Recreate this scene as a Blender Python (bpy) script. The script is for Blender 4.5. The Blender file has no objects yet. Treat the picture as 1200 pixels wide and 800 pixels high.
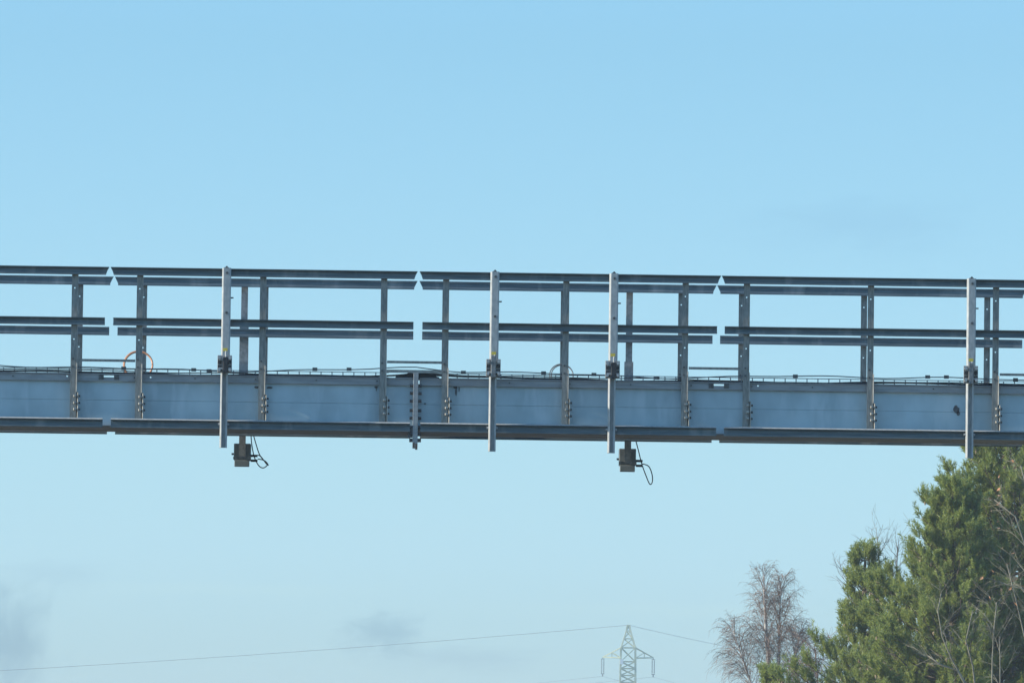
import bpy, math, random
import numpy as np
from mathutils import Vector, Matrix
random.seed(7)
S = bpy.context.scene
COL = S.collection
R = math.radians

# ------------------------------------------------------------------ camera
F = 8625.0                     # focal length in photo pixels (1200 wide)
CAM = Vector((0, 0, 1.5))
YAW, PITCH, ROLL = math.atan(115 / F), math.atan(600 / F), R(0.76)
fwd = Vector((math.sin(YAW) * math.cos(PITCH), math.cos(YAW) * math.cos(PITCH), math.sin(PITCH)))
r0 = fwd.cross(Vector((0, 0, 1))).normalized()
u0 = r0.cross(fwd).normalized()
rgt = r0 * math.cos(ROLL) + u0 * math.sin(ROLL)
upv = u0 * math.cos(ROLL) - r0 * math.sin(ROLL)
cam_d = bpy.data.cameras.new('camera')
cam_d.sensor_width = 36.0
cam_d.lens = 36.0 * F / 1200.0
cam_d.clip_start = 0.5
cam_d.clip_end = 20000
cam = bpy.data.objects.new('camera', cam_d)
M = Matrix((rgt, upv, -fwd)).transposed().to_4x4()
M.translation = CAM
cam.matrix_world = M
COL.objects.link(cam)
S.camera = cam


def at(px, py, Y):
    """world point at depth Y that the photo shows at pixel px, py"""
    d = fwd * F + rgt * (px - 600) - upv * (py - 400)
    return CAM + d * (Y / d.y)


def X(px, py=400, Y=75.0):
    return at(px, py, Y).x


def Z(y, Y=75.0):
    """height at depth Y for a level line y (photo rows with the roll taken out)"""
    return CAM.z + Y * math.tan(PITCH + math.atan((400 - y) / F))


# ------------------------------------------------------------------ materials
def node(nt, t, **kw):
    n = nt.nodes.new(t)
    for k, v in kw.items():
        if hasattr(n, k):
            setattr(n, k, v)
        else:
            n.inputs[k].default_value = v
    return n


def mat(name, c1, c2, scale=8.0, rough=0.55, metal=0.0, stretch=(1, 1, 1), bump=0.0, detail=6.0, lo=0.35, hi=0.65,
        stain=None, stain_scale=1.5, stain_lo=0.62, stain_hi=0.75, transl=None):
    m = bpy.data.materials.new(name)
    m.use_nodes = True
    nt = m.node_tree
    b = nt.nodes['Principled BSDF']
    tc = node(nt, 'ShaderNodeNewGeometry')
    mp = node(nt, 'ShaderNodeMapping')
    mp.inputs['Scale'].default_value = stretch
    nt.links.new(tc.outputs['Position'], mp.inputs['Vector'])
    no = node(nt, 'ShaderNodeTexNoise')
    no.inputs['Scale'].default_value = scale
    no.inputs['Detail'].default_value = detail
    nt.links.new(mp.outputs['Vector'], no.inputs['Vector'])
    cr = node(nt, 'ShaderNodeValToRGB')
    cr.color_ramp.elements[0].position = lo
    cr.color_ramp.elements[1].position = hi
    cr.color_ramp.elements[0].color = (*c1, 1)
    cr.color_ramp.elements[1].color = (*c2, 1)
    nt.links.new(no.outputs['Fac'], cr.inputs['Fac'])
    out = cr.outputs['Color']
    if stain:
        n2 = node(nt, 'ShaderNodeTexNoise')
        n2.inputs['Scale'].default_value = stain_scale
        n2.inputs['Detail'].default_value = 8.0
        m2 = node(nt, 'ShaderNodeMapping')
        m2.inputs['Scale'].default_value = (3.0, 1.0, 0.8)
        nt.links.new(tc.outputs['Position'], m2.inputs['Vector'])
        nt.links.new(m2.outputs['Vector'], n2.inputs['Vector'])
        r2 = node(nt, 'ShaderNodeMapRange')
        r2.inputs['From Min'].default_value = stain_lo
        r2.inputs['From Max'].default_value = stain_hi
        nt.links.new(n2.outputs['Fac'], r2.inputs['Value'])
        mx = node(nt, 'ShaderNodeMix', data_type='RGBA')
        mx.inputs['B'].default_value = (*stain, 1)
        nt.links.new(r2.outputs['Result'], mx.inputs['Factor'])
        nt.links.new(out, mx.inputs[6])
        mx.inputs[7].default_value = (*stain, 1)
        out = mx.outputs[2]
    nt.links.new(out, b.inputs['Base Color'])
    b.inputs['Roughness'].default_value = rough
    b.inputs['Metallic'].default_value = metal
    if bump:
        bp = node(nt, 'ShaderNodeBump')
        bp.inputs['Strength'].default_value = bump
        bp.inputs['Distance'].default_value = 0.01
        nt.links.new(no.outputs['Fac'], bp.inputs['Height'])
        nt.links.new(bp.outputs['Normal'], b.inputs['Normal'])
    if transl:
        tr = node(nt, 'ShaderNodeBsdfTranslucent')
        tr.inputs['Color'].default_value = (*transl, 1)
        ms = node(nt, 'ShaderNodeMixShader')
        ms.inputs[0].default_value = 0.5
        nt.links.new(b.outputs[0], ms.inputs[1])
        nt.links.new(tr.outputs[0], ms.inputs[2])
        nt.links.new(ms.outputs[0], nt.nodes['Material Output'].inputs['Surface'])
    return m


RAIL = mat('weathered_rail_steel', (0.072, 0.104, 0.118), (0.13, 0.165, 0.182), 9, 0.5, 0.35, (0.4, 1, 6), stain=(0.22, 0.245, 0.245), stain_scale=1.6, stain_lo=0.55, stain_hi=0.72)
POST = mat('weathered_post_steel', (0.17, 0.17, 0.155), (0.27, 0.265, 0.24), 12, 0.5, 0.3, (5, 1, 1), stain=(0.34, 0.32, 0.28), stain_scale=2.5)
WEB = mat('grey_girder_paint', (0.315, 0.405, 0.435), (0.415, 0.525, 0.56), 2.2, 0.5, 0.1, (1.2, 1, 0.9), stain=(0.43, 0.52, 0.55), stain_scale=2.6, stain_lo=0.52, stain_hi=0.72)
EDGE = mat('edge_plate_steel', (0.22, 0.23, 0.235), (0.30, 0.31, 0.31), 7, 0.5, 0.2, (0.6, 1, 5))
UNDER = mat('girder_underside_bounce', (0.16, 0.145, 0.125), (0.26, 0.235, 0.2), 3, 0.6, 0.0, (0.5, 2, 1))  # brown tone paints ground-reflected light into the underside
GALV = mat('bright_galvanised_steel', (0.29, 0.305, 0.30), (0.40, 0.405, 0.39), 14, 0.45, 0.05, (2, 1, 1), stain=(0.3, 0.29, 0.27), stain_scale=2.0)
CLAMP = mat('dull_clamp_steel', (0.13, 0.13, 0.13), (0.26, 0.26, 0.25), 30, 0.5, 0.4)
PLATE = mat('clamp_plate_zinc', (0.2, 0.205, 0.2), (0.32, 0.32, 0.31), 25, 0.5, 0.2)
BLACK = mat('black_rubber', (0.012, 0.013, 0.015), (0.03, 0.03, 0.032), 20, 0.6)
DARKBOLT = mat('dark_bolt_steel', (0.07, 0.07, 0.07), (0.13, 0.13, 0.125), 30, 0.5, 0.5)
TAN = mat('sunlit_tan_steel', (0.3, 0.29, 0.26), (0.45, 0.43, 0.38), 15, 0.55, 0.15)  # cream tone paints sunlight onto gussets and nuts; bridge strip is plain beige
BOX = mat('grey_detector_housing', (0.17, 0.19, 0.19), (0.24, 0.26, 0.255), 10, 0.55, 0.0)
YELLOW = mat('yellow_sticker', (0.62, 0.45, 0.05), (0.7, 0.52, 0.08), 10, 0.5)
ORANGE = mat('orange_cable_sheath', (0.45, 0.19, 0.09), (0.55, 0.27, 0.15), 10, 0.5)
GREYCAB = mat('grey_cable_sheath', (0.10, 0.11, 0.115), (0.16, 0.165, 0.17), 10, 0.5)
WIRE = mat('tray_wire_zinc', (0.16, 0.19, 0.2), (0.24, 0.27, 0.28), 10, 0.4, 0.4)
STAIN = mat('dark_stain', (0.05, 0.055, 0.06), (0.1, 0.105, 0.11), 40, 0.7)
PYL = mat('pylon_zinc', (0.42, 0.46, 0.30), (0.56, 0.58, 0.40), 0.8, 0.55, 0.2)
INSUL = mat('insulator_glass', (0.10, 0.13, 0.14), (0.16, 0.19, 0.2), 3, 0.3)
COND = mat('conductor_wire', (0.2, 0.21, 0.22), (0.25, 0.26, 0.27), 1, 0.5, 0.2)
WHITE = mat('white_enamel_plate', (0.78, 0.78, 0.75), (0.82, 0.82, 0.8), 5, 0.5)
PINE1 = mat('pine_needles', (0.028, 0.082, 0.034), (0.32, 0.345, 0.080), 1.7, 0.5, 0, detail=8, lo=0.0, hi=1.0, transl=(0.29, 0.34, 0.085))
_nt = PINE1.node_tree                       # young needles lighter; extra pale shoots paint in sunlit tips
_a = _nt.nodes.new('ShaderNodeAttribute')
_a.attribute_name = 'needle_age_sun'
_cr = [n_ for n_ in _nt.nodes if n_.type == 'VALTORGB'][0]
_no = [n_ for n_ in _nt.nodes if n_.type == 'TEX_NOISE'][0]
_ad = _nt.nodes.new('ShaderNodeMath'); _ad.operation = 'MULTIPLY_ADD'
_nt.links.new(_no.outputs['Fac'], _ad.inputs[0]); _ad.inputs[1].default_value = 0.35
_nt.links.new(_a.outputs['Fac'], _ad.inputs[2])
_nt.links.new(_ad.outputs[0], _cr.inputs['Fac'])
PBARK = mat('pine_bark', (0.10, 0.07, 0.05), (0.2, 0.15, 0.11), 6, 0.9)
CONE = mat('pine_cone', (0.30, 0.21, 0.12), (0.42, 0.30, 0.18), 6, 0.8)
BIRCH = mat('birch_bark', (0.30, 0.25, 0.21), (0.58, 0.52, 0.45), 3, 0.8, lo=0.4, hi=0.6, stretch=(1, 1, 3))
TWIG = mat('birch_twigs', (0.155, 0.095, 0.068), (0.235, 0.15, 0.105), 2, 0.8)
PALE = mat('pale_bare_bark', (0.13, 0.115, 0.08), (0.23, 0.205, 0.145), 2, 0.8)
DULL = mat('dull_bare_bark', (0.13, 0.11, 0.09), (0.2, 0.17, 0.14), 2, 0.8)
LEAF = mat('dry_orange_leaf', (0.40, 0.17, 0.07), (0.52, 0.26, 0.12), 5, 0.7)
GRASS = mat('rough_grass', (0.07, 0.075, 0.03), (0.14, 0.12, 0.06), 0.6, 0.95, bump=0.3)
ROAD = mat('asphalt', (0.045, 0.045, 0.047), (0.065, 0.065, 0.065), 4, 0.85)
PAINT = mat('road_marking_paint', (0.7, 0.7, 0.68), (0.8, 0.8, 0.78), 4, 0.7)
CONC = mat('concrete', (0.28, 0.27, 0.25), (0.36, 0.35, 0.33), 3, 0.9)


# ------------------------------------------------------------------ mesh helpers
class MB:
    def __init__(s):
        s.v, s.f = [], []

    def box(s, x0, x1, y0, y1, z0, z1):
        b = len(s.v)
        s.v += [(x0, y0, z0), (x1, y0, z0), (x1, y1, z0), (x0, y1, z0), (x0, y0, z1), (x1, y0, z1), (x1, y1, z1), (x0, y1, z1)]
        s.f += [tuple(b + i for i in q) for q in ((3, 2, 1, 0), (4, 5, 6, 7), (0, 1, 5, 4), (1, 2, 6, 5), (2, 3, 7, 6), (3, 0, 4, 7))]
        return s

    def bar(s, p, q, w, h=None):
        """square bar from p to q"""
        h = h or w
        p, q = Vector(p), Vector(q)
        d = (q - p).normalized()
        a = Vector((0, 0, 1)) if abs(d.z) < 0.9 else Vector((1, 0, 0))
        e = d.cross(a).normalized()
        g = e.cross(d).normalized()
        b = len(s.v)
        for c in (p, q):
            for i, j in ((-1, -1), (1, -1), (1, 1), (-1, 1)):
                s.v.append(tuple(c + e * (i * w / 2) + g * (j * h / 2)))
        s.f += [tuple(b + i for i in t) for t in ((0, 1, 2, 3), (7, 6, 5, 4), (0, 4, 5, 1), (1, 5, 6, 2), (2, 6, 7, 3), (3, 7, 4, 0))]
        return s

    def tube(s, pts, r, n=6, r_end=None):
        pts = [Vector(p) for p in pts]
        m = len(pts)
        b = len(s.v)
        prev = None
        for i, p in enumerate(pts):
            d = (pts[min(i + 1, m - 1)] - pts[max(i - 1, 0)])
            if d.length < 1e-9:
                d = Vector((0, 0, 1))
            d.normalize()
            if prev is None:
                a = Vector((0, 0, 1)) if abs(d.z) < 0.9 else Vector((1, 0, 0))
                e = d.cross(a).normalized()
            else:
                e = (prev - d * prev.dot(d))
                e = e.normalized() if e.length > 1e-6 else d.orthogonal().normalized()
            prev = e
            g = d.cross(e)
            rr = r if r_end is None else r + (r_end - r) * i / (m - 1)
            for k in range(n):
                a = 2 * math.pi * k / n
                s.v.append(tuple(p + (e * math.cos(a) + g * math.sin(a)) * rr))
        for i in range(m - 1):
            for k in range(n):
                k2 = (k + 1) % n
                s.f.append((b + i * n + k, b + i * n + k2, b + (i + 1) * n + k2, b + (i + 1) * n + k))
        s.f.append(tuple(b + k for k in reversed(range(n))))
        s.f.append(tuple(b + (m - 1) * n + k for k in range(n)))
        return s

    def extrude(s, prof, x0, x1, t, e0=None, e1=None):
        """open profile [(y,z)] given a thickness t, swept along x; e0/e1 move the ends as a function of z"""
        P = [Vector((p[0], p[1])) for p in prof]
        n = len(P)
        off = []
        for i in range(n):
            a = (P[i] - P[i - 1]).normalized() if i else None
            c = (P[i + 1] - P[i]).normalized() if i < n - 1 else None
            na = Vector((-a.y, a.x)) if a else None
            nc = Vector((-c.y, c.x)) if c else None
            if na is None: o = nc
            elif nc is None: o = na
            else:
                o = (na + nc).normalized()
                o = o / max(0.35, o.dot(na))
            off.append(P[i] + o * t)
        loop = P + off[::-1]
        b = len(s.v)
        k = len(loop)
        for xx, e in ((x0, e0), (x1, e1)):
            for q in loop:
                s.v.append((xx + (e(q.y) if e else 0), q.x, q.y))
        for i in range(k):
            j = (i + 1) % k
            s.f.append((b + i, b + j, b + k + j, b + k + i))
        for i in range(n - 1):        # end caps, strip by strip
            s.f.append((b + i, b + k - 1 - i, b + k - 2 - i, b + i + 1))
            s.f.append((b + k + i, b + k + i + 1, b + 2 * k - 2 - i, b + 2 * k - 1 - i))
        return s

    def bolt(s, p, axis, r, l):
        """hexagonal bolt head / nut centred on p along axis"""
        a = Vector(axis).normalized() * (l / 2)
        p = Vector(p)
        return s.tube([p - a, p + a], r, 6)

    def build(s, name, m, parent=None, smooth=False, bevel=0):
        me = bpy.data.meshes.new(name)
        v = s.v
        if parent is not None:
            o = parent
            off = Vector()
            while o is not None:
                off += o.location
                o = o.parent
            v = [(a - off.x, b - off.y, c - off.z) for a, b, c in v]
        me.from_pydata(v, [], s.f)
        me.materials.append(m)
        me.update()
        if smooth:
            for p in me.polygons:
                p.use_smooth = True
        ob = bpy.data.objects.new(name, me)
        COL.objects.link(ob)
        if parent is not None:
            ob.parent = parent
        if bevel:
            md = ob.modifiers.new('bevel', 'BEVEL')
            md.width = bevel
            md.segments = 2
            md.limit_method = 'ANGLE'
        return ob


def tag(o, label=None, cat=None, group=None, kind=None):
    for k, v in (('label', label), ('category', cat), ('group', group), ('kind', kind)):
        if v:
            o[k] = v
    return o


def thing(name, label, cat, loc, group=None):
    o = bpy.data.objects.new(name, None)
    COL.objects.link(o)
    o.location = loc
    o.empty_display_size = 0.2
    return tag(o, label, cat, group)


# ------------------------------------------------------------------ ground and road
m = MB()
n = 24
for i in range(n + 1):
    for j in range(n + 1):
        m.v.append((-2400 + 4800 * i / n, -300 + 3000 * j / n, -0.02))
for i in range(n):
    for j in range(n):
        a = i * (n + 1) + j
        m.f.append((a, a + n + 1, a + n + 2, a + 1))
tag(m.build('ground', GRASS), kind='structure')
RX0, RX1 = -7.6, 7.2
m = MB().box(RX0, RX1, -200, 900, -0.3, 0.0)
road = tag(m.build('road', ROAD), kind='structure')
m = MB()
for x in (RX0 + 0.6, RX1 - 0.6):
    m.box(x - 0.1, x + 0.1, -190, 890, 0.002, 0.004)
for x in (-3.0, 2.0):
    for k in range(60):
        m.box(x - 0.06, x + 0.06, -190 + k * 18, -184 + k * 18, 0.002, 0.004)
tag(m.build('road_markings', PAINT), kind='structure')

# ------------------------------------------------------------------ gantry girder
YF, YB = 75.14, 76.04          # front and back web
GX0, GX1 = X(-590), X(1800)
ZT = Z(451.5, YF)              # top of the webs
ZB = Z(506.2, YF)
ZE = Z(444.6, 75.12)
SPX = X(487, 475)              # splice
girder = thing('gantry_girder', 'long blue grey steel box girder spanning the whole picture under the handrails', 'girder', (SPX, 75.6, ZB))
# front web with a shallow lap joint half way up
ZM = Z(475.5, YF)
for x0, x1 in ((GX0, SPX - 0.024), (SPX + 0.024, GX1)):
    m = MB()
    nx = int((x1 - x0) / 0.05)
    rows = [(ZB + 0.014 + (ZM - ZB - 0.014) * i / 6, 0.0) for i in range(6)] + [(ZM - 0.004, 0.0), (ZM, 0.0), (ZM + 0.0004, 0.004), (ZM + 0.0028, 0.004), (ZM + 0.0032, 0.0003), (ZM + 0.007, 0.0003)] + \
        [(ZM + 0.003 + (ZT - ZM - 0.003) * i / 6, 0.0003) for i in range(1, 7)]
    for i in range(nx + 1):
        x = x0 + (x1 - x0) * i / nx
        for z, dy in rows:
            u = (z - ZB) / (ZT - ZB)
            b_ = math.sin(math.pi * u) * (0.6 * math.sin(5.1 * x + 0.9) + 0.35 * math.sin(2.3 * x + 2.0) + 0.25 * math.sin(9.7 * x + 3 * u))
            b_ += 0.3 * math.sin(2 * math.pi * u + 1.7 * x)
            m.v.append((x, YF + 0.006 + dy + 0.0022 * b_, z))
    nr = len(rows)
    for i in range(nx):
        for j in range(nr - 1):
            m.f.append((i * nr + j, (i + 1) * nr + j, (i + 1) * nr + j + 1, i * nr + j + 1))
    m.build('front_web', WEB, girder, smooth=True)
    MB().box(x0, x1, YB, YB + 0.014, ZB + 0.014, ZT).build('back_web', WEB, girder)
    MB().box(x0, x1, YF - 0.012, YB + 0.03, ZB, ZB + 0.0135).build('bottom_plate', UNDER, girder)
    MB().box(x0, x1, YF + 0.016, YB - 0.002, ZT - 0.03, ZT - 0.012).build('floor_plate', EDGE, girder)
# edge plate that stands along the front top edge, slotted and bridged at the rail joints
def edge_plate(x0, x1, slots, holes):
    y0, y1 = 75.112, 75.122
    zb = ZT - 0.004
    zt = ZE
    m = MB()
    cuts = sorted([(X(a, 447), X(b, 447), 0) for a, b in slots] + [(X(h, 443) - 0.007, X(h, 443) + 0.007, 1) for h in holes])
    x = x0
    for a, b, hole in cuts:
        m.box(x, a, y0, y1, zb, zt)
        zl, zh = (zt - 0.036, zt - 0.022) if hole else (zt - 0.034, zt - 0.016)
        m.box(a, b, y0, y1, zb, zl)
        m.box(a, b, y0, y1, zh, zt)
        x = b
    m.box(x, x1, y0, y1, zb, zt)
    m.box(x0, x1, y0 - 0.012, y0, zt - 0.006, zt + 0.002)      # turned lip
    m.box(x0, x1, y0, YF + 0.003, zb - 0.012, zb)              # seat on the web
    e = m.build('edge_plate', EDGE, girder)
    for a, b in slots:                                          # bridging bracket with two bolts
        k = MB()
        xa, xb = X(a - 6, 447), X(b + 6, 447)
        k.box(xa, X(a, 447), y0 - 0.008, y0 - 0.001, zb + 0.004, zt - 0.008).build('joint_bracket', DARKBOLT, e)
        k = MB()
        k.box(X(b, 447), xb, y0 - 0.008, y0 - 0.001, zb + 0.004, zt - 0.008)
        kb = MB().bolt((X(a - 3, 447), y0 - 0.014, (zb + zt) / 2), (0, 1, 0), 0.014, 0.016)
        kb.build('bolt', DARKBOLT, e)
        kb = MB().bolt((X(b + 3, 447), y0 - 0.014, (zb + zt) / 2), (0, 1, 0), 0.014, 0.016)
        kb.build('bolt', DARKBOLT, e)
        k.build('joint_bracket', DARKBOLT, e)
    for q in range(int((x1 - x0) / 0.62)):
        MB().bolt((x0 + 0.3 + q * 0.62, y0 - 0.003, (zb + zt) / 2 - 0.004), (0, 1, 0), 0.008, 0.010).build('rivet', DARKBOLT, e)
edge_plate(GX0, X(484.2, 447), [(121, 133)], [78, 176])
edge_plate(X(491.6, 447), GX1, [(837, 849)], [798, 889, 660])
# splice: two end plates bolted face to face
zs0, zs1 = Z(521.5, 75.05), Z(438.5, 75.05)
for s in (-1, 1):
    xa, xb = (SPX - 0.026, SPX - 0.0004) if s < 0 else (SPX + 0.0004, SPX + 0.026)
    pl = MB().box(xa, xb, 75.03, 76.12, zs0 + (0.0 if s > 0 else 0.012), zs1).build('splice_plate', EDGE, girder, bevel=0.003)
    for y in (452, 461, 470, 481, 490, 501, 509, 516):
        big = y > 500
        MB().bolt((SPX + s * 0.043, 75.075, Z(y + 1.2, 75.07)), (1, 0, 0), 0.022 if big else 0.019, 0.034).build('bolt', DARKBOLT, pl)
    # lower stiffener block by the flange
k = MB()
k.box(SPX - 0.075, SPX - 0.0265, 75.06, 75.13, Z(514, 75.06), Z(503, 75.06))
k.build('stiffener_block', DARKBOLT, girder)
# columns under the ends (outside the picture)
for x in (GX0 + 0.3, GX1 - 0.3):
    c = MB().box(x - 0.25, x + 0.25, 75.3, 75.9, 0.25, ZB - 0.002).build('column', WEB, girder)
    MB().box(x - 0.6, x + 0.6, 75.0, 76.2, -0.3, 0.245).build('column_base', CONC, c)
# stains on the web
def splat(px, py, w, h, seed):
    rr = random.Random(seed)
    m = MB()
    p = at(px, py, YF)
    m.v.append((p.x, YF - 0.002, p.z))
    nn = 18
    for k in range(nn):
        a = 2 * math.pi * k / nn
        q = rr.uniform(0.75, 1.1)
        m.v.append((p.x + math.cos(a) * w * q, YF - 0.002, p.z + math.sin(a) * h * q))
    for k in range(nn):
        m.f.append((0, 1 + k, 1 + (k + 1) % nn))
    m.build('stain', STAIN, girder)
splat(1120.5, 479.5, 0.032, 0.042, 2)
splat(1123, 484, 0.018, 0.026, 3)
for q_ in ((533.5, 453.5, .022, .020, 4), (534.5, 459, .010, .045, 5), (538, 456, .006, .03, 6), (440.5, 453.5, .02, .012, 7), (441, 456, .005, .025, 8), (301, 453.5, .03, .013, 9), (316, 454, .035, .012, 10), (498, 472.8, .012, .008, 11)):
    splat(*q_)

# ------------------------------------------------------------------ handrails
LEV = {False: ((328.5, 319.4), (387.3, 378.6), (507.0, 497.6)), True: ((340.6, 330.7), (399.2, 389.6), (515.0, 506.0))}

def rail(y0, zlo, zhi, x0, x1, flare, name, parent):
    h = zhi - zlo
    if y0 < 76:
        prof = [(0.004, h - .011), (0, h), (.045, h), (.045, h * .55), (.045, 0), (0, 0), (0, .015)]     # channel open to the road
        t = -0.004
    else:
        prof = [(.04, h), (0, h), (0, .84 * h), (.006, .72 * h), (.006, .30 * h), (0, .15 * h), (0, 0), (.03, 0)]
        t = 0.004
    prof = [(y0 + a, zlo + b) for a, b in prof]
    f0 = (lambda z: -flare * max(0, min(1, ((z - zlo) / h - .2) / .8))) if flare else None
    f1 = (lambda z: flare * max(0, min(1, ((z - zlo) / h - .2) / .8))) if flare else None
    return MB().extrude(prof, x0, x1, t, f0, f1).build(name, RAIL, parent)


def post(px, yr, yfront, parent, back):
    """channel post behind the rails, drilled, with a gusset bolted to the girder"""
    xc = X(px, 400, 75.0) if not back else X(px, 400, 75.0)
    w = 0.064
    y0 = yfront
    z0 = Z(497.5, 75.0)
    z1 = Z(326.0, 75.0) if not back else Z(327, 75.0)
    m = MB()
    # front leaf with drilled holes
    hz = [Z(q, 75.0) for q in (344, 404)]
    hr = 0.0062
    xl, xr = xc - w / 2, xc + w / 2
    xh = xc - 0.002
    m.box(xl, xh - hr, y0, y0 + 0.006, z0, z1)
    m.box(xh + hr, xr, y0, y0 + 0.006, z0, z1)
    z = z0
    for h_ in sorted(hz):
        m.box(xh - hr, xh + hr, y0, y0 + 0.006, z, h_ - hr)
        z = h_ + hr
    m.box(xh - hr, xh + hr, y0, y0 + 0.006, z, z1)
    m.box(xr - 0.006, xr, y0 + 0.006, y0 + 0.06, z0, z1)        # side leaf
    m.box(xr - 0.012, xr - 0.002, y0 - 0.004, y0, z0, z1 - 0.1)        # turned edge
    p = m.build('post', POST, parent)
    for q in (427, 436):
        MB().bolt((xc - 0.008, y0 - 0.006, Z(q, 75.0)), (0, 1, 0), 0.011, 0.012).build('bolt', DARKBOLT, p)
    if not back:
        zz0, zz1 = Z(496.5, 75), Z(466, 75)
        g = MB()
        for za_, zb_, x_, w_ in ((zz0, zz1, xr + 0.001, 0.015), (zz1 + 0.001, Z(432, 75), xr - 0.010, 0.010)):
            i0 = len(g.v)
            ring = [(x_, y0 + 0.03), (x_ + w_, y0 - 0.018), (x_ + w_ + 0.006, y0 - 0.018), (x_ + w_ + 0.006, y0 + 0.03)]
            g.v += [(u_, v_, za_) for u_, v_ in ring] + [(u_, v_, zb_) for u_, v_ in ring]
            g.f += [(i0 + k_, i0 + (k_ + 1) % 4, i0 + 4 + (k_ + 1) % 4, i0 + 4 + k_) for k_ in range(4)]
            g.f += [(i0 + 3, i0 + 2, i0 + 1, i0), (i0 + 4, i0 + 5, i0 + 6, i0 + 7)]
        g.build('gusset', TAN, p)  # pale colour and slanted face put a sunlit strip along the post
        for q in (470.5, 478.5, 486):
            MB().bolt((xr + 0.030, y0 + 0.012, Z(q, 75)), (1, 0, 0), 0.0135, 0.022).build('gusset_bolt', DARKBOLT, p)
            MB().bolt((xr - 0.012, y0 - 0.014, Z(q, 75)), (1, 0.35, 0), 0.013, 0.026).build('gusset_nut', TAN, p)  # paler than the bolts opposite: sunlit side put into the colour
    return p


SECT = [  # mid rail x range, posts, toe range
    (-236, 122.6, (-200, -56.5, 86.5), (-238, 120)),
    (132.5, 484.5, (162.8, 307.3, 449.2), (129.6, 480.5)),
    (495, 840.5, (522, 663, 803), (492.5, 839.5)),
    (849.5, 1209, (875, 1020.6, 1167.3), (848.5, 1209)),
    (1218, 1570, (1242, 1386, 1528), (1217, 1570)),
]
LABN = ['near side handrail section running off the left picture edge',
        'near side handrail section crossed only by the leftmost mounting pole',
        'near side handrail section crossed by two upright mounting poles',
        'near side handrail section crossed by the rightmost mounting pole, above the pine',
        'near side handrail section just beyond the right picture edge']
LABF = ['far side handrail section cut off by the left picture edge',
        'far side handrail section in front of the left detector pole',
        'far side handrail section in front of the right detector pole',
        'far side handrail section over the right part of the girder, above the pine',
        'far side handrail section whose tip just enters at the right edge']
for i, (a, b, ps, (ta, tb)) in enumerate(SECT):
    for back in (False, True):
        yr = 76.14 if back else 75.0
        x0, x1 = X(a, 380), X(b, 385)
        t0, t1 = X(ta, 498), X(tb, 500)
        root = thing('handrail_section', (LABF if back else LABN)[i], 'handrail', ((x0 + x1) / 2, yr + 0.05, Z(507, 75.0)),
                     'far side handrail sections' if back else 'near side handrail sections')
        TOPZ, MIDZ, TOEZ = LEV[back]
        rail(yr, Z(TOPZ[0], yr), Z(TOPZ[1], yr), x0 - 0.002, x1 + 0.002, 0.034, 'top_rail', root)
        rail(yr, Z(MIDZ[0], yr), Z(MIDZ[1], yr), x0, x1, 0, 'middle_rail', root)
        toe = rail(yr, Z(TOEZ[0], yr), Z(TOEZ[1], yr), t0, t1, 0, 'toe_rail', root)
        if not back:
            zl = Z(TOEZ[1], yr) + 0.001
            lp = MB()
            lp.v += [(x_, y_, z_) for x_ in (t0, t1) for y_, z_ in ((yr - 0.004, zl - 0.002), (yr + 0.012, zl - 0.002), (yr + 0.012, zl + 0.011))]
            lp.f += [(0, 1, 2), (5, 4, 3), (0, 3, 4, 1), (1, 4, 5, 2), (2, 5, 3, 0)]
            lp.build('lip', GALV, toe)  # brighter metal than the rail, painting its sunlit top line
        for q in ps:
            post(q, yr, yr + 0.054, root, back)

# short safety bars across the gaps between the near sections
BARS = [(90.5, 158.5, 421.8, 'thin safety bar by the orange cable coil'),
        (453.5, 518, 424.0, 'thin safety bar above the bolted girder splice'),
        (807, 871, 431.3, 'thin safety bar in the gap right of the right hanging detector box'),
        (1171.5, 1238, 438.8, 'thin safety bar cut off by the right picture edge')]
for a, b, y, lab in BARS:
    p, q = at(a, y, 75.07), at(b, y + (b - a) * .0133, 75.07)
    zc = (p.z + q.z) / 2
    m = MB().box(p.x, q.x, 75.060, 75.064, zc - 0.013, zc + 0.013).box(p.x, q.x, 75.064, 75.085, zc + 0.009, zc + 0.013)
    tag(m.build('safety_bar', POST), lab, 'bar', 'safety bars across the handrail gaps')

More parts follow.
